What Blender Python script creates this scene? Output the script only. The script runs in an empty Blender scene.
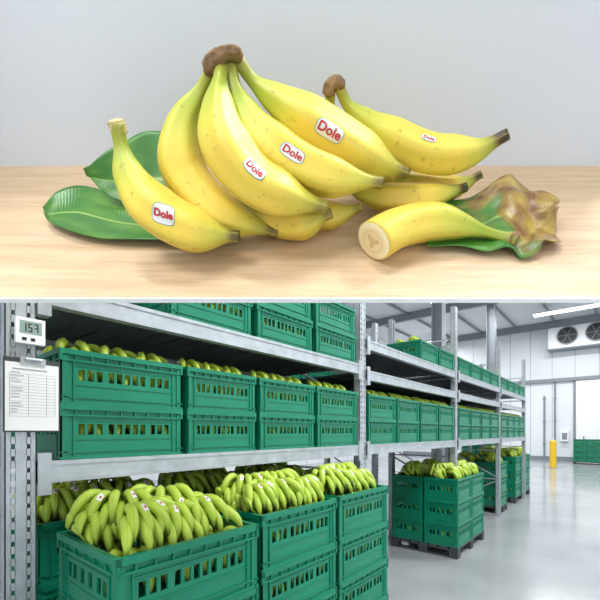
import bpy, bmesh, math, random
from mathutils import Vector, Matrix, noise
rnd = random.Random(7)
scene = bpy.context.scene
scene.view_settings.view_transform = 'Standard'
H = 1.75
AZ = math.radians(40.1)
FWD = Vector((math.cos(AZ), math.sin(AZ), 0)); RGT = Vector((math.sin(AZ), -math.cos(AZ), 0)); UP = Vector((0, 0, 1))
F = 380.0
COL = scene.collection

# ---------------------------------------------------------------- materials
def lin(c):
    return tuple(((v/255)/12.92 if v/255 <= .04045 else (((v/255)+.055)/1.055)**2.4) for v in c) + (1,)
def mat(name, rgb, rough=.5, metal=0, nscale=0, namt=0, bump=0, bscale=50, emit=0):
    m = bpy.data.materials.new(name); m.use_nodes = True
    nt = m.node_tree; b = nt.nodes['Principled BSDF']
    c = lin(rgb)
    b.inputs['Base Color'].default_value = c
    b.inputs['Roughness'].default_value = rough
    b.inputs['Metallic'].default_value = metal
    tc = nt.nodes.new('ShaderNodeTexCoord')
    if namt:
        n = nt.nodes.new('ShaderNodeTexNoise'); n.inputs['Scale'].default_value = nscale; n.inputs['Detail'].default_value = 6
        r = nt.nodes.new('ShaderNodeValToRGB')
        r.color_ramp.elements[0].position = .3; r.color_ramp.elements[1].position = .7
        r.color_ramp.elements[0].color = tuple(max(0, v*(1-namt)) for v in c[:3])+(1,)
        r.color_ramp.elements[1].color = tuple(min(1, v*(1+namt)) for v in c[:3])+(1,)
        nt.links.new(tc.outputs['Object'], n.inputs['Vector'])
        nt.links.new(n.outputs['Fac'], r.inputs['Fac']); nt.links.new(r.outputs['Color'], b.inputs['Base Color'])
    if bump:
        n2 = nt.nodes.new('ShaderNodeTexNoise'); n2.inputs['Scale'].default_value = bscale
        bp = nt.nodes.new('ShaderNodeBump'); bp.inputs['Strength'].default_value = bump; bp.inputs['Distance'].default_value = .01
        nt.links.new(tc.outputs['Object'], n2.inputs['Vector']); nt.links.new(n2.outputs['Fac'], bp.inputs['Height'])
        nt.links.new(bp.outputs['Normal'], b.inputs['Normal'])
    if emit:
        b.inputs['Emission Color'].default_value = (1, 1, 1, 1); b.inputs['Emission Strength'].default_value = emit
    return m

def banana_mat(name, stops, spots=.25, rough=.46, ridge=(206, 196, 84), ramt=.35, green=None):
    m = bpy.data.materials.new(name); m.use_nodes = True
    nt = m.node_tree; b = nt.nodes['Principled BSDF']; b.inputs['Roughness'].default_value = rough
    a = nt.nodes.new('ShaderNodeAttribute'); a.attribute_name = 'along'
    n = nt.nodes.new('ShaderNodeTexNoise'); n.inputs['Scale'].default_value = 7; n.inputs['Detail'].default_value = 4
    tc = nt.nodes.new('ShaderNodeTexCoord'); nt.links.new(tc.outputs['Object'], n.inputs['Vector'])
    ma = nt.nodes.new('ShaderNodeMath'); ma.operation = 'MULTIPLY_ADD'; ma.inputs[1].default_value = .06; ma.inputs[2].default_value = -.03
    nt.links.new(n.outputs['Fac'], ma.inputs[0])
    ad = nt.nodes.new('ShaderNodeMath'); ad.operation = 'ADD'
    nt.links.new(a.outputs['Fac'], ad.inputs[0]); nt.links.new(ma.outputs[0], ad.inputs[1])
    r = nt.nodes.new('ShaderNodeValToRGB'); cr = r.color_ramp
    while len(cr.elements) < len(stops): cr.elements.new(.5)
    for e, (p, c) in zip(cr.elements, stops): e.position = p; e.color = lin(c)
    nt.links.new(ad.outputs[0], r.inputs['Fac'])
    col = r.outputs['Color']
    def mix(col, fac, c2):
        mx = nt.nodes.new('ShaderNodeMixRGB'); mx.inputs['Color2'].default_value = lin(c2)
        nt.links.new(fac, mx.inputs['Fac']); nt.links.new(col, mx.inputs['Color1']); return mx.outputs['Color']
    def ramp(src, p0, p1, amt):
        r2 = nt.nodes.new('ShaderNodeMapRange'); r2.inputs['From Min'].default_value = p0; r2.inputs['From Max'].default_value = p1; r2.inputs['To Max'].default_value = amt
        nt.links.new(src, r2.inputs['Value']); return r2.outputs[0]
    ar = nt.nodes.new('ShaderNodeAttribute'); ar.attribute_name = 'ridge'
    col = mix(col, ramp(ar.outputs['Fac'], .6, 1, ramt), ridge)
    if green:
        n3 = nt.nodes.new('ShaderNodeTexNoise'); n3.inputs['Scale'].default_value = 3.2; n3.inputs['Detail'].default_value = 3
        nt.links.new(tc.outputs['Object'], n3.inputs['Vector'])
        col = mix(col, ramp(n3.outputs['Fac'], .42, .72, .5), green)
    n2 = nt.nodes.new('ShaderNodeTexNoise'); n2.inputs['Scale'].default_value = 52; n2.inputs['Detail'].default_value = 5
    nt.links.new(tc.outputs['Object'], n2.inputs['Vector'])
    col = mix(col, ramp(n2.outputs['Fac'], .62, .74, spots), (146, 108, 44))
    nt.links.new(col, b.inputs['Base Color'])
    bp = nt.nodes.new('ShaderNodeBump'); bp.inputs['Strength'].default_value = .12; bp.inputs['Distance'].default_value = .004
    nt.links.new(n2.outputs['Fac'], bp.inputs['Height']); nt.links.new(bp.outputs['Normal'], b.inputs['Normal'])
    return m

M_ban = banana_mat('banana_peel', [(0, (150, 140, 72)), (.06, (146, 160, 56)), (.17, (164, 182, 60)), (.31, (210, 204, 76)), (.42, (238, 206, 82)), (.74, (240, 206, 80)), (.85, (208, 198, 74)), (.92, (160, 162, 58)), (.948, (108, 88, 42)), (.962, (46, 34, 24))], .5, green=(220, 208, 84), ramt=.5, ridge=(200, 186, 70))
M_gban = banana_mat('green_banana_peel', [(0, (120, 140, 40)), (.15, (142, 174, 48)), (.5, (184, 206, 72)), (.85, (156, 184, 56)), (.93, (92, 104, 40)), (.965, (45, 40, 25))], .15, ridge=(118, 154, 42), ramt=.5)
M_crown = mat('banana_crown_brown', (138, 108, 76), .8, 0, 30, .5, .8, 60)
M_gcrown = mat('green_crown', (120, 124, 52), .7, 0, 20, .4)
M_stem = mat('dry_stem_tip', (200, 180, 124), .8, 0, 30, .3, .5, 60)
M_green = mat('green_crate_plastic', (6, 124, 93), .36, 0, 3, .10)
M_steel = mat('galvanised_steel', (186, 192, 196), .4, .5, 14, .14)
M_steeld = mat('steel_deck', (84, 90, 94), .5, .5, 8, .1)
M_white = mat('white_paint', (250, 250, 250), .5)
M_wall = mat('white_wall_panel', (232, 235, 238), .45, 0, .6, .02)
M_ceil = mat('ceiling_panel', (206, 210, 214), .6, 0, .5, .03)
M_grey = mat('grey_steelwork', (138, 144, 150), .5, .2)
M_dark = mat('dark_grey_plastic', (62, 66, 68), .6, 0, 8, .15)
M_black = mat('black_plastic', (22, 22, 24), .5)
M_yel = mat('yellow_paint', (235, 190, 30), .5)
M_paper = mat('paper', (240, 240, 238), .8)
M_ink = mat('ink_grey', (165, 167, 171), .8)
M_lcd = mat('lcd_glass', (150, 170, 160), .3)
M_lamp = mat('lamp_diffuser', (250, 250, 250), .5, emit=5)
M_red = mat('red_print', (190, 34, 45), .5)
M_stk = mat('sticker_white', (226, 226, 220), .45)
M_stkb = mat('sticker_border', (84, 140, 160), .45)
M_back = mat('backdrop_paper', (222, 228, 237), .9)

def floor_mat():
    m = mat('polished_concrete', (158, 161, 163), .3, 0, .9, .16)
    nt = m.node_tree; b = nt.nodes['Principled BSDF']
    n = nt.nodes.new('ShaderNodeTexNoise'); n.inputs['Scale'].default_value = 4; n.inputs['Detail'].default_value = 8
    mr = nt.nodes.new('ShaderNodeMapRange'); mr.inputs['To Min'].default_value = .04; mr.inputs['To Max'].default_value = .28
    nt.links.new(n.outputs['Fac'], mr.inputs['Value']); nt.links.new(mr.outputs[0], b.inputs['Roughness'])
    return m
M_floor = floor_mat()
def wood_mat():
    m = bpy.data.materials.new('light_beech_wood'); m.use_nodes = True
    nt = m.node_tree; b = nt.nodes['Principled BSDF']; b.inputs['Roughness'].default_value = .5
    tc = nt.nodes.new('ShaderNodeTexCoord')
    def N(scale, vec, det, dist):
        mp = nt.nodes.new('ShaderNodeMapping'); mp.inputs['Scale'].default_value = vec
        n = nt.nodes.new('ShaderNodeTexNoise'); n.inputs['Scale'].default_value = scale; n.inputs['Detail'].default_value = det; n.inputs['Distortion'].default_value = dist
        nt.links.new(tc.outputs['Object'], mp.inputs['Vector']); nt.links.new(mp.outputs[0], n.inputs['Vector']); return n.outputs['Fac']
    f1 = N(2.2, (1.0, 14, 14), 9, .6); f2 = N(6, (1.5, 70, 70), 4, .2)
    av = nt.nodes.new('ShaderNodeMath'); av.operation = 'MULTIPLY_ADD'; av.inputs[1].default_value = .45; nt.links.new(f2, av.inputs[0])
    sc = nt.nodes.new('ShaderNodeMath'); sc.operation = 'MULTIPLY'; sc.inputs[1].default_value = .55; nt.links.new(f1, sc.inputs[0]); nt.links.new(sc.outputs[0], av.inputs[2])
    r = nt.nodes.new('ShaderNodeValToRGB'); r.color_ramp.elements[0].position = .36; r.color_ramp.elements[1].position = .62
    r.color_ramp.elements[0].color = lin((200, 166, 128)); r.color_ramp.elements[1].color = lin((224, 197, 163))
    nt.links.new(av.outputs[0], r.inputs['Fac']); nt.links.new(r.outputs['Color'], b.inputs['Base Color'])
    return m
M_wood = wood_mat()
def leaf_mat(name, dry):
    m = bpy.data.materials.new(name); m.use_nodes = True
    nt = m.node_tree; b = nt.nodes['Principled BSDF']; b.inputs['Roughness'].default_value = .32
    uv = nt.nodes.new('ShaderNodeUVMap'); uv.uv_map = 'UVMap'
    w = nt.nodes.new('ShaderNodeTexWave'); w.bands_direction = 'X'; w.inputs['Scale'].default_value = 20; w.inputs['Distortion'].default_value = .5
    nt.links.new(uv.outputs[0], w.inputs['Vector'])
    r = nt.nodes.new('ShaderNodeValToRGB'); r.color_ramp.elements[0].color = lin((58, 116, 42)); r.color_ramp.elements[1].color = lin((66, 126, 48))
    nt.links.new(w.outputs['Fac'], r.inputs['Fac'])
    nb = nt.nodes.new('ShaderNodeTexNoise'); nb.inputs['Scale'].default_value = 4; nt.links.new(uv.outputs[0], nb.inputs['Vector'])
    mb_ = nt.nodes.new('ShaderNodeMixRGB'); mb_.inputs['Color2'].default_value = lin((112, 158, 62)); nt.links.new(r.outputs['Color'], mb_.inputs['Color1'])
    mrb = nt.nodes.new('ShaderNodeMapRange'); mrb.inputs['From Min'].default_value = .42; mrb.inputs['From Max'].default_value = .72; mrb.inputs['To Max'].default_value = .7
    nt.links.new(nb.outputs['Fac'], mrb.inputs['Value']); nt.links.new(mrb.outputs[0], mb_.inputs['Fac'])
    col = mb_.outputs['Color']
    sx = nt.nodes.new('ShaderNodeSeparateXYZ'); nt.links.new(uv.outputs[0], sx.inputs[0])
    s = nt.nodes.new('ShaderNodeMath'); s.operation = 'SUBTRACT'; s.inputs[1].default_value = .5; nt.links.new(sx.outputs['Y'], s.inputs[0])
    ab = nt.nodes.new('ShaderNodeMath'); ab.operation = 'ABSOLUTE'; nt.links.new(s.outputs[0], ab.inputs[0])
    lt = nt.nodes.new('ShaderNodeMath'); lt.operation = 'LESS_THAN'; lt.inputs[1].default_value = .02; nt.links.new(ab.outputs[0], lt.inputs[0])
    mx = nt.nodes.new('ShaderNodeMixRGB'); mx.inputs['Color2'].default_value = lin((138, 172, 84))
    nt.links.new(lt.outputs[0], mx.inputs['Fac']); nt.links.new(col, mx.inputs['Color1']); col = mx.outputs['Color']
    bp = nt.nodes.new('ShaderNodeBump'); bp.inputs['Strength'].default_value = .12; bp.inputs['Distance'].default_value = .002
    nt.links.new(w.outputs['Fac'], bp.inputs['Height']); nt.links.new(bp.outputs['Normal'], b.inputs['Normal'])
    if dry:
        n = nt.nodes.new('ShaderNodeTexNoise'); n.inputs['Scale'].default_value = 5; n.inputs['Detail'].default_value = 8
        nt.links.new(uv.outputs[0], n.inputs['Vector'])
        ma = nt.nodes.new('ShaderNodeMath'); ma.operation = 'MULTIPLY_ADD'; ma.inputs[1].default_value = 1.0; ma.inputs[2].default_value = -.5
        nt.links.new(n.outputs['Fac'], ma.inputs[0])
        ad = nt.nodes.new('ShaderNodeMath'); ad.operation = 'ADD'; nt.links.new(sx.outputs['X'], ad.inputs[0]); nt.links.new(ma.outputs[0], ad.inputs[1])
        ad2 = nt.nodes.new('ShaderNodeMath'); ad2.operation = 'MULTIPLY_ADD'; ad2.inputs[1].default_value = .6
        nt.links.new(s.outputs[0], ad2.inputs[0]); nt.links.new(ad.outputs[0], ad2.inputs[2])
        rr = nt.nodes.new('ShaderNodeValToRGB'); rr.color_ramp.elements[0].position = .42; rr.color_ramp.elements[1].position = .60
        nt.links.new(ad2.outputs[0], rr.inputs['Fac'])
        n4 = nt.nodes.new('ShaderNodeTexNoise'); n4.inputs['Scale'].default_value = 7; n4.inputs['Detail'].default_value = 8
        nt.links.new(uv.outputs[0], n4.inputs['Vector'])
        r3 = nt.nodes.new('ShaderNodeValToRGB'); r3.color_ramp.elements[0].color = lin((186, 160, 78)); r3.color_ramp.elements[1].color = lin((128, 88, 50))
        nt.links.new(n4.outputs['Fac'], r3.inputs['Fac']); r3.color_ramp.elements[0].position = .34; r3.color_ramp.elements[1].position = .62
        m2 = nt.nodes.new('ShaderNodeMixRGB'); nt.links.new(rr.outputs['Color'], m2.inputs['Fac']); nt.links.new(col, m2.inputs['Color1']); nt.links.new(r3.outputs['Color'], m2.inputs['Color2'])
        col = m2.outputs['Color']
    nt.links.new(col, b.inputs['Base Color'])
    return m
M_leaf = leaf_mat('fresh_leaf', False); M_leafd = leaf_mat('drying_leaf', True)

def cut_mat():
    m = bpy.data.materials.new('banana_flesh'); m.use_nodes = True
    nt = m.node_tree; b = nt.nodes['Principled BSDF']; b.inputs['Roughness'].default_value = .6
    a = nt.nodes.new('ShaderNodeAttribute'); a.attribute_name = 'along'
    r = nt.nodes.new('ShaderNodeValToRGB'); cr = r.color_ramp
    st = [(0, (210, 178, 122)), (.2, (220, 190, 134)), (.34, (242, 224, 174)), (.55, (232, 208, 152)), (.70, (244, 228, 182)), (.90, (248, 236, 196)), (.97, (226, 204, 110))]
    while len(cr.elements) < len(st): cr.elements.new(.5)
    for e, (p, c) in zip(cr.elements, st): e.position = p; e.color = lin(c)
    nt.links.new(a.outputs['Fac'], r.inputs['Fac']); nt.links.new(r.outputs['Color'], b.inputs['Base Color'])
    return m
M_flesh = cut_mat()

# ---------------------------------------------------------------- mesh helpers
class MB:
    def __init__(s): s.v = []; s.f = []; s.m = []; s.a = []; s.rg = []
    def box(s, x0, x1, y0, y1, z0, z1, mi=0):
        o = len(s.v)
        s.v += [(x0, y0, z0), (x1, y0, z0), (x1, y1, z0), (x0, y1, z0), (x0, y0, z1), (x1, y0, z1), (x1, y1, z1), (x0, y1, z1)]
        for q in ((0, 3, 2, 1), (4, 5, 6, 7), (0, 1, 5, 4), (1, 2, 6, 5), (2, 3, 7, 6), (3, 0, 4, 7)):
            s.f.append([o+i for i in q]); s.m.append(mi)
    def bar(s, p, q, w, d, mi=0):
        p = Vector(p); q = Vector(q); t = (q-p).normalized()
        a = t.cross(Vector((0, 0, 1)));
        if a.length < 1e-3: a = Vector((1, 0, 0))
        a.normalize(); b = t.cross(a).normalized(); o = len(s.v)
        for c in (p, q):
            for i, j in ((-1, -1), (1, -1), (1, 1), (-1, 1)): s.v.append(tuple(c+a*w/2*i+b*d/2*j))
        for f in ((3, 2, 1, 0), (4, 5, 6, 7), (0, 1, 5, 4), (1, 2, 6, 5), (2, 3, 7, 6), (3, 0, 4, 7)):
            s.f.append([o+i for i in f]); s.m.append(mi)
    def cyl(s, p, q, r, n=16, mi=0, r2=None):
        p = Vector(p); q = Vector(q); t = (q-p).normalized(); r2 = r if r2 is None else r2
        a = t.cross(Vector((0, 0, 1)))
        if a.length < 1e-3: a = Vector((1, 0, 0))
        a.normalize(); b = t.cross(a).normalized(); o = len(s.v)
        for c, rr in ((p, r), (q, r2)):
            for i in range(n):
                an = 2*math.pi*i/n; s.v.append(tuple(c+(a*math.cos(an)+b*math.sin(an))*rr))
        for i in range(n):
            j = (i+1) % n; s.f.append([o+i, o+j, o+n+j, o+n+i]); s.m.append(mi)
        s.f.append([o+i for i in reversed(range(n))]); s.m.append(mi)
        s.f.append([o+n+i for i in range(n)]); s.m.append(mi)
    def mesh(s, name, mats, smooth=False):
        me = bpy.data.meshes.new(name); me.from_pydata([tuple(v) for v in s.v], [], s.f); me.update()
        for m in mats: me.materials.append(m)
        me.polygons.foreach_set('material_index', s.m)
        if smooth: me.polygons.foreach_set('use_smooth', [True]*len(s.f))
        if s.a and len(s.a) == len(s.v):
            at = me.attributes.new('along', 'FLOAT', 'POINT'); at.data.foreach_set('value', s.a)
        if s.rg and len(s.rg) == len(s.v):
            at = me.attributes.new('ridge', 'FLOAT', 'POINT'); at.data.foreach_set('value', s.rg)
        return me
def obj(name, me, loc=(0, 0, 0), parent=None, mw=None, bevel=0):
    o = bpy.data.objects.new(name, me); COL.objects.link(o)
    if mw is not None: o.matrix_world = mw
    else: o.location = loc
    if parent: o.parent = parent
    if bevel:
        b = o.modifiers.new('bevel', 'BEVEL'); b.width = bevel; b.segments = 2; b.limit_method = 'ANGLE'
    return o
def simple(name, boxes, m, parent=None, bevel=0, mw=None):
    mb = MB()
    for b in boxes: mb.box(*b)
    return obj(name, mb.mesh(name, [m]), parent=parent, bevel=bevel, mw=mw)

def catmull(pts, n):
    P = [2*pts[0]-pts[1]]+list(pts)+[2*pts[-1]-pts[-2]]
    dense = []
    for i in range(1, len(P)-2):
        a, b, c, d = P[i-1], P[i], P[i+1], P[i+2]
        for k in range(20):
            t = k/20
            dense.append(.5*((2*b)+(c-a)*t+(2*a-5*b+4*c-d)*t*t+(3*b-a-3*c+d)*t**3))
    dense.append(P[-2])
    L = [0]
    for i in range(1, len(dense)): L.append(L[-1]+(dense[i]-dense[i-1]).length)
    out = []; j = 0
    for k in range(n):
        s = L[-1]*k/(n-1)
        while j < len(L)-2 and L[j+1] < s: j += 1
        f = (s-L[j])/max(1e-9, L[j+1]-L[j]); out.append(dense[j].lerp(dense[j+1], min(1, max(0, f))))
    return out, L[-1]
def sm(a, b, x):
    t = min(1, max(0, (x-a)/(b-a))); return t*t*(3-2*t)
def prof(t, stem=.16):
    r = .25 + .25*sm(stem*.5, stem*1.4, t) + .50*sm(stem*.9, stem*2.9, t)
    if t > .68: r *= 1-.69*sm(.68, .962, t)**1.35
    return r
RA = .072
class Banana:
    def __init__(s, pts, r, n=48, ns=30, stem=.16, squash=None, profile=None, rot=0):
        s.c, s.L = catmull(pts, n); s.n = n; s.ns = ns; s.r = r; s.stem = stem; s.sq = squash
        s.pf = profile or (lambda t: prof(t, stem))
        s.T = [(s.c[min(i+1, n-1)]-s.c[max(i-1, 0)]).normalized() for i in range(n)]
        a = s.T[0].orthogonal().normalized(); s.A = []
        for i in range(n):
            a = (a - s.T[i]*a.dot(s.T[i])).normalized(); s.A.append(a)
    def off(s, o):
        if s.sq: o = o - s.sq*(.2*o.dot(s.sq))
        return o
    def add(s, mb, mi=0, caps=True):
        o = len(mb.v)
        for i in range(s.n):
            t = i/(s.n-1); R = s.r*s.pf(t); b = s.T[i].cross(s.A[i])
            for k in range(s.ns):
                th = 2*math.pi*k/s.ns
                rr = R*(1+RA*math.cos(5*th)*(1-abs(2*t-1)**3))
                mb.v.append(s.c[i]+s.off((s.A[i]*math.cos(th)+b*math.sin(th))*rr)); mb.a.append(t); mb.rg.append(math.cos(5*th))
        for i in range(s.n-1):
            for k in range(s.ns):
                k2 = (k+1) % s.ns
                mb.f.append([o+i*s.ns+k, o+i*s.ns+k2, o+(i+1)*s.ns+k2, o+(i+1)*s.ns+k]); mb.m.append(mi)
        if caps:
            mb.f.append([o+k for k in reversed(range(s.ns))]); mb.m.append(mi)
            mb.f.append([o+(s.n-1)*s.ns+k for k in range(s.ns)]); mb.m.append(mi)
    def surf(s, t, d, eye, phi0, lift):
        x = t*(s.n-1); i = min(s.n-2, max(0, int(x))); f = x-i
        c = s.c[i].lerp(s.c[i+1], f); T = s.T[i].lerp(s.T[i+1], f).normalized(); A = s.A[i].lerp(s.A[i+1], f); A = (A-T*A.dot(T)).normalized(); Bb = T.cross(A)
        N = (eye-c); N = (N-T*N.dot(T)).normalized(); U = N.cross(T)
        R0 = s.r*s.pf(t); ph = phi0+d/R0
        dr = N*math.cos(ph)+U*math.sin(ph); th = math.atan2(dr.dot(Bb), dr.dot(A))
        R = R0*(1+RA*math.cos(5*th)*(1-abs(2*t-1)**3))
        return c+s.off(dr*(R+lift))

# ---------------------------------------------------------------- camera
cam = bpy.data.objects.new('camera', bpy.data.cameras.new('camera')); COL.objects.link(cam)
cam.location = (0, 0, H); cam.rotation_euler = (math.pi/2, 0, AZ-math.pi/2)
cam.data.sensor_width = 36; cam.data.lens = F/600*36; cam.data.shift_y = .22; cam.data.clip_start = .05; cam.data.clip_end = 200
scene.camera = cam

# ---------------------------------------------------------------- display stand (tilted presentation table)
TAU = math.radians(56.7)
YL = FWD*math.cos(TAU)+UP*math.sin(TAU); ZL = -FWD*math.sin(TAU)+UP*math.cos(TAU)
O = Vector((0, 0, H))+FWD*.95+UP*(.95*134/380)
SM = Matrix(((RGT.x, YL.x, ZL.x, O.x), (RGT.y, YL.y, ZL.y, O.y), (RGT.z, YL.z, ZL.z, O.z), (0, 0, 0, 1)))
SI = SM.inverted(); EYE = SI @ Vector((0, 0, H))
def ray(px, py):
    d = FWD+RGT*((px-300)/F)+UP*((432-py)/F); return (SI.to_3x3() @ d)
def PY(px, py, y):
    d = ray(px, py); return EYE+d*((y-EYE.y)/d.y)
def PZ(px, py, z):
    d = ray(px, py); return EYE+d*((z-EYE.z)/d.z)
el = math.radians(36.7)
SQ = SI.to_3x3() @ (-FWD*math.sin(el)+UP*math.cos(el))
PXM = 1.08/F

TD = .731
table = simple('display_table', [(-1.12, 1.12, 0, TD, -.009, 0)], M_wood, mw=SM)
obj('edge_trim', (lambda mb: (mb.box(-1.12, 1.12, -.004, 0, -.0115, .0008), mb.mesh('edge_trim', [M_white]))[1])(MB()), parent=table)
bd = MB(); bd.box(-1.14, 1.14, TD, TD+.012, -.02, .62)
obj('studio_backdrop', bd.mesh('studio_backdrop', [M_back]), mw=SM)
mb = MB()
for sx in (-1.06, 1.06):
    a = FWD*1.02+RGT*sx; b = FWD*1.30+RGT*sx
    mb.bar((a.x, a.y, 0), (a.x, a.y, H+.40), .04, .04)
    mb.bar((b.x, b.y, 0), (b.x, b.y, H+.84), .04, .04)
    mb.bar((a.x, a.y, .2), (b.x, b.y, .2), .03, .03)
obj('table_stand', mb.mesh('table_stand', [M_white]))

def banana_obj(name, specs, parent=None, mw=None, mats=None):
    mb = MB(); out = []
    for pts, r, st in specs:
        B = Banana(pts, r, squash=SQ, stem=st); B.add(mb); out.append(B)
    o = obj(name, mb.mesh(name, mats or [M_ban], True), parent=parent, mw=mw)
    return o, out
def Y(l): return [PY(*p) for p in l]

def add_text(B, t0, phi0, w, h, parent, rot=0):
    L = B.L; cr, sr = math.cos(rot), math.sin(rot)
    def P(x, y, lift): return B.surf(t0+(x*cr-y*sr)/L, x*sr+y*cr, EYE, phi0, lift)
    def grid(w, h, lift, m, nm):
        mb = MB(); nu, nv = 22, 16
        for i in range(nu+1):
            for j in range(nv+1):
                u = (i/nu-.5)*2; v = (j/nv-.5)*2
                k = 1-.16*max(0, abs(u)-.6)/.4; k2 = 1-.12*max(0, abs(v)-.5)/.5
                mb.v.append(P(u*k2*w/2, v*k*h/2, lift))
        for i in range(nu):
            for j in range(nv):
                a = i*(nv+1)+j; mb.f.append([a, a+nv+1, a+nv+2, a+1]); mb.m.append(0)
        obj(nm, mb.mesh(nm, [m], True), parent=parent)
    grid(w*1.05, h*1.08, .0010, M_stkb, 'sticker_rim')
    grid(w, h, .0016, M_stk, 'sticker')
    cu = bpy.data.curves.new('t', 'FONT'); cu.body = 'Dole'; cu.size = min(h*.80, w*.45); cu.align_x = 'CENTER'; cu.align_y = 'CENTER'; cu.offset = h*.022; cu.resolution_u = 3
    to = bpy.data.objects.new('t', cu); COL.objects.link(to)
    dg = bpy.context.evaluated_depsgraph_get(); me = bpy.data.meshes.new_from_object(to.evaluated_get(dg))
    bpy.data.objects.remove(to)
    bm = bmesh.new(); bm.from_mesh(me); bmesh.ops.triangulate(bm, faces=bm.faces[:])
    for _ in range(3):
        es = [e for e in bm.edges if e.calc_length() > h*.12]
        if es: bmesh.ops.subdivide_edges(bm, edges=es, cuts=1); bmesh.ops.triangulate(bm, faces=bm.faces[:])
    bm.to_mesh(me); bm.free()
    for v in me.vertices: v.co = P(v.co.x*1.0, v.co.y*1.05, .0026)
    me.materials.clear(); me.materials.append(M_red)
    obj('sticker_print', me, parent=parent)

def crown(name, spine, r, parent, taper=.35, m=None, amp=1):
    B = Banana(spine, r, n=26, ns=24, squash=SQ, profile=lambda t: (1-taper*t)*min(1, .55+4*t)*min(1, .6+4*(1-t)))
    mb = MB(); B.add(mb); mb.a = []; mb.rg = []
    for i, v in enumerate(mb.v):
        c = B.c[i//24]; d = v-c
        k = (noise.noise(v*34)*.34+noise.noise(v*80)*.18)*amp
        mb.v[i] = c+d*(1+k)
    obj(name, mb.mesh(name, [m or M_crown], True), parent=parent)

# single banana in front
oA, bA = banana_obj('banana', [(Y([(117, 122, .27), (121, 146, .255), (132, 180, .22), (157, 211, .18), (195, 231, .155), (239, 237, .15)]), 22.5*PXM, .17)], mw=SM)
add_text(bA[0], .57, .10, .052, .046, oA, .35)
crown('stem_end', Y([(114, 119, .272), (117, 126, .27), (119, 134, .266)]), 6.2*PXM, oA, -.05, M_stem, .6)
# main bunch
bunch = bpy.data.objects.new('banana_bunch', None); COL.objects.link(bunch); bunch.matrix_world = SM
sp = [
 (Y([(214, 66, .41), (200, 92, .40), (182, 128, .36), (184, 172, .31), (220, 212, .25), (278, 233, .22)]), 21*PXM, .15),
 (Y([(222, 62, .40), (219, 98, .33), (224, 140, .265), (249, 177, .22), (286, 197, .20), (327, 207, .20)]), 22*PXM, .15),
 (Y([(230, 62, .405), (237, 92, .37), (256, 128, .32), (290, 158, .28), (332, 177, .26), (382, 183, .26)]), 20.5*PXM, .15),
 (Y([(238, 60, .41), (256, 84, .40), (294, 112, .375), (332, 136, .355), (368, 158, .345), (407, 174, .34)]), 21.5*PXM, .15),
 (Y([(209, 66, .44), (205, 88, .47), (212, 120, .48), (240, 170, .45), (290, 205, .38)]), 16*PXM, .16),
 (Y([(230, 200, .30), (265, 217, .275), (300, 223, .25), (331, 213, .24)]), 18.5*PXM, .16),
 (Y([(250, 195, .36), (300, 213, .33), (335, 215, .31), (362, 207, .30)]), 16*PXM, .16),
]
FB = []
for i, s in enumerate(sp):
    o, b = banana_obj('finger_%d' % (i+1), [s], parent=bunch); FB.append((o, b[0]))
add_text(FB[1][1], .59, .40, .055, .029, bunch)
add_text(FB[2][1], .52, .25, .055, .030, bunch)
add_text(FB[3][1], .52, .10, .062, .037, bunch)
crown('crown', Y([(208, 74, .40), (211, 63, .395), (219, 56, .39), (231, 53, .39), (242, 58, .395)]), 8*PXM, bunch)
crown('crown_stub', Y([(213, 60, .40), (225, 52, .385), (241, 51, .38)]), 6*PXM, bunch)
# second bunch
b2 = bpy.data.objects.new('banana_bunch', None); COL.objects.link(b2); b2.matrix_world = SM
sp2 = [
 (Y([(339, 86, .46), (350, 108, .455), (382, 134, .44), (428, 154, .41), (470, 153, .39), (508, 134, .385)]), 20*PXM, .14),
 (Y([(331, 88, .47), (330, 112, .48), (336, 140, .49), (360, 170, .48), (410, 186, .46)]), 18*PXM, .16),
 (Y([(335, 180, .42), (375, 196, .39), (425, 197, .37), (467, 187, .365)]), 16.5*PXM, .16),
 (Y([(380, 170, .47), (420, 186, .45), (455, 187, .445), (482, 174, .44)]), 14.5*PXM, .16),
]
for i, s in enumerate(sp2):
    o, b = banana_obj('finger_%d' % (i+1), [s], parent=b2)
    if i == 0: add_text(b[0], .56, .80, .046, .022, b2)
crown('crown', Y([(328, 96, .455), (330, 87, .45), (336, 82, .45), (344, 87, .45)]), 6.8*PXM, b2)
# cut banana
cp = [PZ(374, 241, .052), PZ(400, 228, .056), PZ(432, 222, .056), PZ(465, 227, .048), PZ(492, 234, .034), PZ(515, 240, .030)]
pf = lambda t: (1.0-.04*t) * (1-.72*sm(.45, .86, t)) + .10*sm(.9, .97, t)
CB = Banana(cp, 21.5*PXM, squash=SQ, profile=pf, n=50, ns=30)
mb = MB(); CB.add(mb, caps=True)
mb.a = [max(.02, .62-.60*a) for a in mb.a]
cb = obj('cut_banana', mb.mesh('cut_banana', [M_ban], True), mw=SM)
mb = MB(); T = CB.T[0]; A = CB.A[0]; Bv = T.cross(A); c0 = CB.c[0]
mb.v.append(c0-T*.006); mb.a.append(.1)
NR, NS = 16, 60
for i in range(1, NR+1):
    q = i/NR
    for k in range(NS):
        th = 2*math.pi*k/NS
        rr = CB.r*q*.985
        dep = .004*(1-q**6)
        mb.v.append(c0+CB.off((A*math.cos(th)+Bv*math.sin(th))*rr)-T*(dep+.0012))
        mb.a.append(q if q > .55 else .34+(q-.34)*.6-.16*max(0, math.cos(3*th))*math.exp(-((q-.3)/.16)**2))
for k in range(NS):
    mb.f.append([0, 1+(k+1) % NS, 1+k]); mb.m.append(0)
for i in range(NR-1):
    for k in range(NS):
        a = 1+i*NS+k; b = 1+i*NS+(k+1) % NS; mb.f.append([a, b, b+NS, a+NS]); mb.m.append(0)
obj('cut_face', mb.mesh('cut_face', [M_flesh], True), parent=cb)
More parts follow.
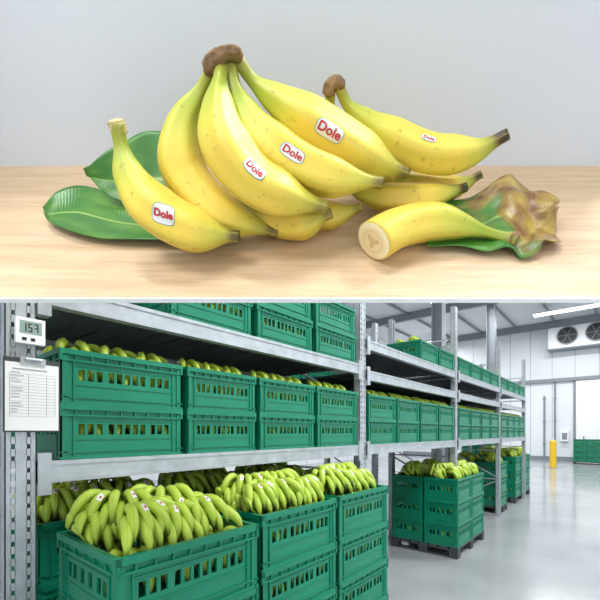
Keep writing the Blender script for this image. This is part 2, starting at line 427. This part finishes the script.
crown('stem_end', [cp[-1]-(cp[-1]-cp[-2])*.35, cp[-1], cp[-1]+(cp[-1]-cp[-2])*.10], 7.5*PXM, cb, -.1)

def leaf(name, top, bot, m, rip=.006, seed=0, dry=0):
    N, R = 70, 20
    T_, _ = catmull(top, N); B_, _ = catmull(bot, N)
    v = []; uv = []; f = []; rr = random.Random(seed); ph = rr.uniform(0, 6)
    for i in range(N):
        u = i/(N-1)
        for j in range(R+1):
            w = j/R; p = T_[i].lerp(B_[i], w); e = abs(2*w-1)
            p = p+Vector((0, 0, abs(math.sin(u*9+ph+w*2))*rip*e + .014*e))
            if dry:
                k = sm(.35, .85, u)
                p += Vector((0, 0, k*.045*(noise.noise(p*15)+.25))) + Vector((k*.020*noise.noise(p*24+Vector((5, 0, 0))), k*.024*noise.noise(p*20), 0))
            p.z = max(p.z, .003)
            v.append(p); uv.append((u, 1-w))
    for i in range(N-1):
        for j in range(R):
            a = i*(R+1)+j; f.append([a, a+1, a+R+2, a+R+1])
    me = bpy.data.meshes.new(name); me.from_pydata([tuple(x) for x in v], [], f); me.update()
    ul = me.uv_layers.new(name='UVMap')
    for l in me.loops: ul.data[l.index].uv = uv[l.vertex_index]
    me.materials.append(m); me.polygons.foreach_set('use_smooth', [True]*len(f))
    o = obj(name, me, mw=SM)
    so = o.modifiers.new('th', 'SOLIDIFY'); so.thickness = .002
    return o
def Zp(l): return [PZ(*p) for p in l]
leaf('banana_leaf', Zp([(46, 213, .02), (62, 197, .03), (88, 191, .03), (125, 203, .02), (180, 213, .01), (240, 222, .01)]),
     Zp([(46, 216, .02), (54, 228, .01), (85, 240, .008), (130, 245, .008), (180, 245, .008), (240, 243, .008)]), M_leaf, .005, 1)
leaf('banana_leaf', Y([(86, 175, .42), (112, 157, .46), (138, 142, .50), (162, 138, .52), (200, 138, .52)]),
     Zp([(88, 178, .09), (106, 198, .05), (130, 211, .02), (160, 218, .01), (210, 222, .01)]), M_leaf, .005, 2)
leaf('dried_banana_leaf', Zp([(425, 205, .012), (455, 206, .02), (482, 196, .03), (500, 183, .05), (522, 191, .035), (540, 202, .04), (556, 212, .03)]),
     Zp([(425, 251, .004), (455, 252, .004), (485, 256, .004), (505, 253, .008), (526, 259, .006), (543, 250, .01), (555, 246, .01)]), M_leafd, .006, 5, 1)

# ---------------------------------------------------------------- room shell
XW, XE, YS, YN, CZ = -5, 28, -6, 13, H+6.6
simple('floor', [(XW, XE, YS, YN, -.1, 0)], M_floor)
simple('ceiling', [(XW, XE, YS, YN, CZ, CZ+.1)], M_ceil)
def wall(name, b, joints):
    o = simple(name, [b], M_wall)
    if joints: simple('panel_joints', joints, M_grey, parent=o)
wall('wall_east', (XE, XE+.1, YS, YN, 0, CZ), [(XE-.004, XE, y, y+.02, 0, CZ) for y in [YS+1.15*i for i in range(1, 17)]])
wall('wall_west', (XW-.1, XW, YS, YN, 0, CZ), [])
wall('wall_north', (XW, XE, YN, YN+.1, 0, CZ), [(x, x+.025, YN-.004, YN, 0, CZ) for x in range(XW+1, XE, 2)])
wall('wall_south', (XW, XE, YS-.1, YS, 0, CZ), [])
simple('baseboard_east', [(XE-.06, XE, YS, YN, 0, .25)], M_grey)
mb = MB()
for x in (-1, 6, 13, 20, 27):
    mb.box(x-.1, x+.1, YS, YN, CZ-.42, CZ-.39); mb.box(x-.1, x+.1, YS, YN, CZ-.03, CZ); mb.box(x-.012, x+.012, YS, YN, CZ-.4, CZ)
for y in range(YS+1, YN, 2):
    mb.box(XW, XE, y-.04, y+.04, CZ-.14, CZ)
obj('roof_beams', mb.mesh('roof_beams', [M_grey]))
for x in (13.0, 20.0):
    mb = MB(); y = 4.75
    mb.box(x-.18, x+.18, y-.18, y-.15, 0, CZ-.42); mb.box(x-.18, x+.18, y+.15, y+.18, 0, CZ-.42); mb.box(x-.015, x+.015, y-.15, y+.15, 0, CZ-.42); mb.box(x-.25, x+.25, y-.25, y+.25, 0, .03)
    obj('steel_column', mb.mesh('steel_column', [M_grey]))
def tube(x, y, e, L=2.6):
    mb = MB(); z = CZ-.45
    mb.box(x-.20, x+.20, y-L/2, y+L/2, z, z+.05, 0); mb.box(x-.17, x+.17, y-L/2+.03, y+L/2-.03, z-.06, z, 1)
    mb.box(x-.01, x+.01, y-L/3, y-L/3+.02, z, CZ, 0); mb.box(x-.01, x+.01, y+L/3, y+L/3+.02, z, CZ, 0)
    o = obj('ceiling_lamp', mb.mesh('ceiling_lamp', [M_white, M_lamp]))
    l = bpy.data.lights.new('lamp', 'AREA'); l.shape = 'RECTANGLE'; l.size = .4; l.size_y = L; l.energy = e; l.color = (.96, .985, 1)
    lo = bpy.data.objects.new('lamp', l); COL.objects.link(lo); lo.location = (x, y, z-.08); lo.parent = o
for x, y, e in [(2, -2.2, 540), (-2.5, -1, 240), (8.5, -1.5, 440), (15.5, .2, 400), (23.3, 1.9, 350), (18, -3, 220), (5, 8.5, 230), (13, 9, 260), (18, 5.6, 220), (25.6, 10.4, 260)]:  # lamps by the camera are unseen, added to light the crate faces
    tube(x, y, e, 3.2 if x > 22 else 2.6)

# evaporator on east wall
mb = MB(); z0 = H+4.95; z1 = H+6.3
mb.box(XE-1.0, XE-.05, -.9, 3.3, z0, z1, 0); mb.box(XE-1.05, XE-.02, -.95, 3.35, z0-.05, z0, 1)
for y in (-.2, 1.0, 2.35):
    mb.cyl((XE-1.0, y, (z0+z1)/2), (XE-1.09, y, (z0+z1)/2), .52, 24, 1); mb.cyl((XE-1.08, y, (z0+z1)/2), (XE-1.10, y, (z0+z1)/2), .46, 24, 2)
    for k in range(6):
        a = k*math.pi/3; mb.bar((XE-1.11, y, (z0+z1)/2), (XE-1.11, y+.46*math.cos(a), (z0+z1)/2+.46*math.sin(a)), .05, .02, 1)
for y in (-.5, 2.8): mb.box(XE-.55, XE-.5, y, y+.05, z1, CZ, 1)
obj('evaporator_cooler', mb.mesh('evaporator_cooler', [M_white, M_grey, M_black]))
mb = MB()
mb.box(XE-.14, XE-.05, -1.6, 2.0, 0, 4.8, 0); mb.box(XE-.10, XE-.02, 2.0, 2.14, 0, 4.95, 1); mb.box(XE-.10, XE-.02, -1.74, -1.6, 0, 4.95, 1)
mb.box(XE-.22, XE-.02, -2, 6.2, 4.82, 5.02, 1); mb.box(XE-.2, XE-.14, 1.6, 1.66, 1.0, 1.5, 1)
obj('door_1', mb.mesh('door_1', [M_white, M_grey]))
mb = MB(); mb.cyl((22.1, 2.5, 0), (22.1, 2.5, 1.3), .14, 20, 0); mb.cyl((22.1, 2.5, 1.3), (22.1, 2.5, 1.36), .14, 20, 0, .06); mb.cyl((22.1, 2.5, 0), (22.1, 2.5, .02), .2, 20, 1)
obj('bollard', mb.mesh('bollard', [M_yel, M_grey]))
for y, zt in ((3.05, 4.8), (3.6, 4.0)):
    mb = MB(); mb.cyl((XE-.08, y, 0.26), (XE-.08, y, zt), .05, 10, 0)
    for z in (1, 2.4, 3.8): mb.box(XE-.14, XE-.01, y-.08, y+.08, z, z+.05, 0)
    obj('wall_pipe', mb.mesh('wall_pipe', [M_grey]))
mb = MB(); mb.box(XE-.28, XE-.01, 2.35, 2.75, 1.2, 1.8, 0); mb.box(XE-.3, XE-.28, 2.42, 2.68, 1.3, 1.7, 1)
obj('control_box', mb.mesh('control_box', [M_white, M_grey]))

# ---------------------------------------------------------------- crates
def crate_mesh():
    mb = MB(); L, W, Z = .31, .22, .25; t = .008
    mb.box(-L+.012, L-.012, -W+.012, W-.012, 0, .012)
    def side(ax, sgn, half, other):
        def bx(a0, a1, o0, o1, z0, z1):
            lo, hi = sorted((sgn*(other-o0), sgn*(other-o1)))
            if ax == 'x': mb.box(a0, a1, lo, hi, z0, z1)
            else: mb.box(lo, hi, a0, a1, z0, z1)
        h = half-.012
        S0, S1 = .112, .162
        bx(-h, h, .012, .012+t, 0, S0)
        bx(-h, h, .012, .012+t, S1, .20)
        hole = .0135; cs = ([-.215, -.175, -.135, -.08, -.04, 0.0, .04, .08, .135, .175, .215] if ax == 'x' else [-.13, -.09, -.03, .03, .09, .13])
        a = -h
        for c in cs:
            bx(a, c-hole, .012, .012+t, S0, S1); a = c+hole
        bx(a, h, .012, .012+t, S0, S1)
        bx(-half, half, 0, .020, .226, .25)
        bx(-half, half, .002, .016, .196, .204)
        bx(-half, half, .004, .016, .0, .012)
        bx(-h, h, .013, .019, .2, .228)
        m = 9 if ax == 'x' else 6
        for i in range(m+1):
            a = -half+2*half*i/m
            bx(max(-half, a-.003), min(half, a+.003), .003, .014, .196, .228)
        for a in ((-.295, -.25, .25, .295) if ax == 'x' else (-.205, -.165, .165, .205)):
            bx(a-.003, a+.003, .005, .013, .012, .198)
        bx(-half+.06, half-.06, .008, .013, .088, .094)
        bx(-half+.06, half-.06, .008, .013, .176, .181)
        bx(-half+.06, -half+.066, .008, .013, .088, .181); bx(half-.066, half-.06, .008, .013, .088, .181)
        bx(-half, half, .006, .014, .030, .036)
    for sg in (-1, 1): side('x', sg, L, W); side('y', sg, W, L)
    for sx in (-1, 1):
        for sy in (-1, 1):
            x0, x1 = sorted((sx*(L-.035), sx*(L-.006))); y0, y1 = sorted((sy*(W-.012), sy*(W-.006))); mb.box(x0, x1, y0, y1, 0, .222)
            x0, x1 = sorted((sx*(L-.012), sx*(L-.006))); y0, y1 = sorted((sy*(W-.035), sy*(W-.006))); mb.box(x0, x1, y0, y1, 0, .222)
    return mb.mesh('plastic_crate', [M_green])
CRATE = crate_mesh()

def hand(mb, pos, yaw, tilt, nf, ln, r, rr, rows=2, lab=False):
    R = Matrix.Translation(pos) @ Matrix.Rotation(yaw, 4, 'Z') @ Matrix.Rotation(tilt, 4, 'X')
    for row in range(rows):
        n = nf if row == 0 else nf-1
        for i in range(n):
            a = math.radians((-38+76*i/(n-1)))*(.9 if row else 1)+rr.uniform(-.05, .05)
            d = Vector((math.sin(a), -math.cos(a)*.95, 0)); l = ln*rr.uniform(.90, 1.08)*(1 if row == 0 else .9)
            zz = .036*row
            sx = Vector((1, 0, 0))*(i-(n-1)/2)*.014
            pts = [Vector((0, 0, zz*.6))+sx*.6, sx+d*l*.22+Vector((0, 0, zz+.032)), sx*1.5+d*l*.55+Vector((0, 0, zz+.048)), sx*1.8+d*l*.84+Vector((0, 0, zz+.008)), sx*1.7+d*l*.95+Vector((0, 0, zz-.045))]
            Bn = Banana([R @ p for p in pts], r, n=16, ns=10, stem=.16); Bn.add(mb)
            if lab and row == rows-1 and i in (1, n//2+1):
                o = len(mb.v); e = Vector((pos.x, -6, 4))
                for p in range(4):
                    for q in range(4):
                        mb.v.append(Bn.surf(.55+(p/3-.5)*.026/Bn.L, (q/3-.5)*.018, e, 0, .0012)); mb.a.append(.5); mb.rg.append(0)
                for p in range(3):
                    for q in range(3):
                        b = o+p*4+q; mb.f.append([b, b+4, b+5, b+1]); mb.m.append(3 if (p, q) == (1, 1) else 1)
    mb.cyl(R @ Vector((-.012*nf/2, .004, .012)), R @ Vector((.012*nf/2, .004, .012)), .017, 8, 2); k = 16
    mb.a += [.5]*k; mb.rg += [0]*k
def clampv(mb):
    for i, v in enumerate(mb.v):
        v = Vector(v)
        lx, ly = (.283, .193) if v.z < .252 else (.283+min(.03, (v.z-.252)), .193+min(.03, v.z-.252))
        v.x = max(-lx, min(lx, v.x)); v.y = max(-ly, min(ly, v.y)); v.z = max(.016, v.z); mb.v[i] = v
GM = [M_gban, M_stk, M_gcrown, M_red]
def pile(seed, heap, low=True):
    rr = random.Random(seed); mb = MB()
    if low:
        for x in (-.19, 0, .19):
            for y in (.10, -.05):
                hand(mb, Vector((x+rr.uniform(-.02, .02), y, .115+rr.uniform(0, .02))), rr.uniform(-.3, .3), 0, 4, .15, .02, rr)
    if heap:
        for x in (-.19, -.02, .17):
            hand(mb, Vector((x+rr.uniform(-.02, .02), .15, .24+rr.uniform(0, .02))), rr.uniform(-.3, .3), rr.uniform(-.05, .15), 6, .19, .0180, rr)
        for x in (-.17, .0, .16):
            hand(mb, Vector((x+rr.uniform(-.02, .02), .03+rr.uniform(-.02, .02), .270+rr.uniform(0, .03))), rr.uniform(-.5, .5), rr.uniform(.08, .28), 6, .21, .0185, rr, 2, True)
        for x in (-.12, .09):
            hand(mb, Vector((x+rr.uniform(-.02, .02), .13, .325)), rr.uniform(-.7, .7), .24, 6, .20, .0180, rr, 2, rr.random() < .5)
    clampv(mb)
    return mb.mesh('green_bananas', GM, True)
HEAPS = [pile(s, True) for s in (1, 2, 3)]; LOWS = [pile(s, False) for s in (11, 12)]
def lowtop(seed):
    rr = random.Random(seed); mb = MB()
    for x in (-.17, 0, .17):
        for y in (.16, -.01):
            hand(mb, Vector((x+rr.uniform(-.02, .02), y, .18+rr.uniform(0, .04))), rr.uniform(-.3, .3), 0, 4, .18, .02, rr)
    for x in (-.19, .02, .19): hand(mb, Vector((x, -.05, .12)), rr.uniform(-.3, .3), 0, 4, .15, .02, rr)
    clampv(mb)
    return mb.mesh('green_bananas', GM, True)
FULL = [lowtop(21), lowtop(22)]
def crate(x0, y0, z, L=.62, W=.44, Z=.25, fill=None, rz=0):
    o = obj('plastic_crate', CRATE, (x0+L/2, y0+W/2, z)); o.scale = (L/.62, W/.44, Z/.25); o.rotation_euler = (0, 0, rz)
    if fill is not None:
        p = obj('green_bananas', fill); p.parent = o
    return o
ch = rnd.choice

# ---------------------------------------------------------------- rack
PX = [.46, 3.2, 5.94, 8.68, 11.42]; TOP = H+1.9
def rack(name, y0, y1, levels):
    par = bpy.data.objects.new(name, None); COL.objects.link(par)
    mb = MB()
    for k, x in enumerate(PX):
        for y, s in ((y0, 1), (y1, -1)):
            w = .055
            def fb(a0, a1, z0, z1): mb.box(x+a0, x+a1, min(y, y+s*.004), max(y, y+s*.004), z0, z1)
            fb(-w, -.034, 0, TOP); fb(-.020, .020, 0, TOP); fb(.034, w, 0, TOP)
            z = 0
            while z < TOP:
                fb(-.036, -.018, z, z+.030); fb(.018, .036, z+.0, z+.030); z += .05 if k < 2 else .1
            for a in (-w, w-.004): mb.box(x+a, x+a+.004, min(y, y+s*.07), max(y, y+s*.07), 0, TOP)
            for a in (-w, w-.018): mb.box(x+a, x+a+.018, min(y+s*.066, y+s*.07), max(y+s*.066, y+s*.07), 0, TOP)
            mb.box(x-.07, x+.07, min(y-.01*s, y+s*.09), max(y-.01*s, y+s*.09), 0, .01)
        z = .2; fl = 0
        while z < TOP-.5:
            a, b = (y0+.04, y1-.04) if fl else (y1-.04, y0+.04)
            mb.bar((x, a, z), (x, b, z+.55), .035, .02); z += .6; fl ^= 1
            mb.bar((x, y0+.04, z-.03), (x, y1-.04, z-.03), .035, .02)
    obj('uprights', mb.mesh('uprights', [M_steel]), parent=par)
    mb = MB(); md = MB()
    for b in range(4):
        xa, xb = PX[b]+.055, PX[b+1]-.055
        for lv in levels[b]:
            z = H+lv
            for y in (y0-.012, y1-.038):
                mb.box(xa, xb, y, y+.05, z-.05, z+.045); mb.box(xa, xb, y-.006, y, z-.05, z-.032); mb.box(xa, xb, y-.006, y, z+.027, z+.045)
                for xe in (xa-.0, xb-.05): mb.box(xe, xe+.05, y-.010, y+.05, z-.10, z+.08)
            x = xa+.05
            while x < xb-.1:
                md.box(x, x+.13, y0+.04, y1-.04, z+.025, z+.045); x += .145
    obj('beams', mb.mesh('beams', [M_steel]), parent=par); obj('decks', md.mesh('decks', [M_steeld]), parent=par)
rack('pallet_rack', 1.9, 3.0, [[-.17, .60], [-.17, .56, .86], [-.17, .56, .86], [-.17, .56, .86]])
rack('pallet_rack', 3.25, 4.35, [[-.17, .60, 1.3], [-.17, .60, 1.3], [-.17, .86], [-.17, .86]])
Z1 = H-.17+.046
edges = [(.60, 1.22), (1.25, 1.79), (1.82, 2.44), (2.47, 3.10)]
for (a, b) in edges:
    crate(a, 1.895, Z1, b-a, .46, .25, ch(LOWS)); crate(a, 1.895, Z1+.25, b-a, .46, .25, ch(FULL))
    crate(a, 2.42, Z1, b-a, .46, .25); crate(a, 2.42, Z1+.25, b-a, .46, .25, ch(FULL))
for b in range(1, 4):
    x = PX[b]+.1
    for i in range(4):
        for r in range(2): crate(x, 1.895, Z1+.25*r, .61, .46, .25, ch(LOWS) if r == 0 else ch(FULL))
        crate(x, 2.42, Z1, .61, .46, .25); crate(x, 2.42, Z1+.25, .61, .46, .25)
        if b >= 2 or i >= 2: crate(x, 1.895, H+.86+.046, .61, .46, .25, ch(FULL))
        x += .64
for x in (1.14, 1.80, 2.46): crate(x, 1.90, H+.646, .62, .46, .25, ch(FULL))
for x in (.62, 1.28, 1.94, 2.5): crate(x, 2.45, H+.646, .55, .46, .25)
for x in (1.80, 2.46): crate(x, 1.90, H+.896, .60, .46, .25)
for b in range(0, 4):
    for i in range(4):
        x = PX[b]+.1+.64*i
        crate(x, 3.28, Z1, .61, .46, .25); crate(x, 3.28, Z1+.25, .61, .46, .25)
        if b < 2: crate(x, 3.28, H+.646, .61, .46, .25)

def pallet(x0, y0, L, W, m=M_dark, z=0):
    mb = MB()
    n = 7
    for i in range(n):
        a = W*(i/n); mb.box(0, L, a, a+W/n*.8, .12, .15)
    for a in (0, L/2-.06, L-.12):
        mb.box(a, a+.12, 0, W, .10, .12); mb.box(a, a+.12, 0, W, 0, .02)
        for b in (0, W/2-.06, W-.12): mb.box(a, a+.12, b, b+.12, .02, .10)
    obj('pallet', mb.mesh('pallet', [m]), (x0, y0, z), bevel=.004)
def stack(x0, y0, L, W, top, n, Z, heap=None, fl=True):
    for k in range(n):
        crate(x0, y0, top-Z*(k+1), L, W, Z, heap if k == 0 else (LOWS[k % 2] if fl else None))
R0 = H-.43
zc = .2925
pallet(.50, 1.28, 2.34, .62); pallet(.50, 1.98, 2.34, .9)
stack(.575, 1.29, .66, .56, R0, 4, zc, HEAPS[0])
stack(1.36, 1.40, .68, .50, R0, 4, zc, HEAPS[1])
stack(2.09, 1.42, .70, .48, R0, 4, zc, HEAPS[2])
stack(.56, 2.06, .66, .5, R0+.0, 4, zc, HEAPS[1], False); stack(1.30, 2.06, .66, .5, R0, 4, zc, HEAPS[2], False); stack(2.05, 2.06, .66, .5, R0, 4, zc, HEAPS[0], False)
def pal_stack(x0, y0, nx, ny, L, W, rows, Z, filled=True):
    pallet(x0, y0, nx*(L+.02), ny*(W+.02))
    for i in range(nx):
        for j in range(ny):
            for k in range(rows):
                crate(x0+i*(L+.02), y0+j*(W+.02), .15+Z*k, L, W, Z, ch(HEAPS) if (k == rows-1 and filled) else (LOWS[k % 2] if i == 0 or j == 0 else None))
pal_stack(5.38, 1.70, 2, 2, .64, .48, 3, .315)
pal_stack(3.45, 2.15, 1, 2, .66, .48, 3, .315)
pal_stack(8.95, 1.95, 1, 2, .64, .48, 3, .315)
pal_stack(10.5, 1.95, 3, 2, .62, .48, 3, .33)
pal_stack(25.6, -.5, 1, 4, .62, .6, 4, .30, False)
pal_stack(13.6, 3.2, 2, 2, .62, .48, 4, .3)

# ---------------------------------------------------------------- clipboard & thermometer on the first upright
def Xat(px, y):
    a = math.atan((px-300)/F); return y/math.tan(AZ-a)
yb = 1.880
xa, xb = Xat(3, yb), Xat(60, yb)
cbz0, cbz1 = H+.0, H+.305
mb = MB(); mb.box(xa, xb, yb, yb+.004, cbz0, cbz1, 0); mb.box(xa+.006, xb-.006, yb-.0015, yb, cbz0+.006, cbz1-.02, 1)
mb.box((xa+xb)/2-.045, (xa+xb)/2+.045, yb-.008, yb, cbz1-.025, cbz1+.004, 2); mb.cyl(((xa+xb)/2-.03, yb-.01, cbz1-.004), ((xa+xb)/2+.03, yb-.01, cbz1-.004), .007, 10, 2)
mb.box(xa+.03, xb-.05, yb-.0022, yb-.0015, cbz1-.05, cbz1-.044, 3)
for i in range(15):
    z = cbz1-.066-.0125*i; mb.box(xa+.02, xb-.02, yb-.0022, yb-.0015, z, z+.0012, 3)
    if i % 5 != 4: mb.box(xa+.025, xa+.025+rnd.uniform(.02, .045), yb-.0022, yb-.0015, z+.004, z+.007, 3)
for f in (.0, .4, .8, 1): x = xa+.02+f*(xb-xa-.04); mb.box(x, x+.0012, yb-.0022, yb-.0015, cbz1-.241, cbz1-.066, 3)
obj('clipboard', mb.mesh('clipboard', [M_dark, M_paper, M_steel, M_ink]))
xa, xb = Xat(15, yb), Xat(44, yb)
mb = MB(); mb.box(xa, xb, yb-.016, yb+.010, H+.365, H+.470, 0); mb.box(xa+.012, xb-.012, yb-.018, yb-.016, H+.405, H+.457, 1)
def seg(mb, x, z, w, h, on):
    t = .0035; S = {'a': (x, x+w, z+h-t, z+h), 'g': (x, x+w, z+h/2-t/2, z+h/2+t/2), 'd': (x, x+w, z, z+t), 'f': (x, x+t, z+h/2, z+h), 'b': (x+w-t, x+w, z+h/2, z+h), 'e': (x, x+t, z, z+h/2), 'c': (x+w-t, x+w, z, z+h/2)}
    for k in on: a = S[k]; mb.box(a[0], a[1], yb-.0195, yb-.018, a[2], a[3], 2)
x = xa+.020
for dgt in ('bc', 'afgcd', 'abgc'): seg(mb, x, H+.413, .014, .034, dgt); x += .021
for k in range(2): mb.box(xa+.02+.03*k, xa+.035+.03*k, yb-.019, yb-.016, H+.376, H+.388, 2)
obj('digital_thermometer', mb.mesh('digital_thermometer', [M_white, M_lcd, M_black]))

# ---------------------------------------------------------------- unseen key and fill spots, added to light the display table
def spot(name, cx, cd, cz, e, rad, ang, col=(1, 1, 1), tgt=(0, 1.12, .62)):
    p = Vector((0, 0, H))+RGT*cx+FWD*cd+UP*cz; t = Vector((0, 0, H))+RGT*tgt[0]+FWD*tgt[1]+UP*tgt[2]
    l = bpy.data.lights.new(name, 'SPOT'); l.energy = e; l.shadow_soft_size = rad; l.spot_size = math.radians(ang); l.spot_blend = .25; l.color = col
    o = bpy.data.objects.new(name, l); COL.objects.link(o); o.location = p
    o.rotation_euler = (t-p).to_track_quat('-Z', 'Y').to_euler()
spot('added_table_light', -1.0, -.7, 1.4, 76, .34, 66, (1, .985, .96))
spot('added_table_light', .8, -1.5, -.5, 42, .5, 56, (.97, .98, 1))
w = bpy.data.worlds.new('world'); scene.world = w; w.use_nodes = True
w.node_tree.nodes['Background'].inputs['Color'].default_value = (.8, .85, .9, 1); w.node_tree.nodes['Background'].inputs['Strength'].default_value = .5
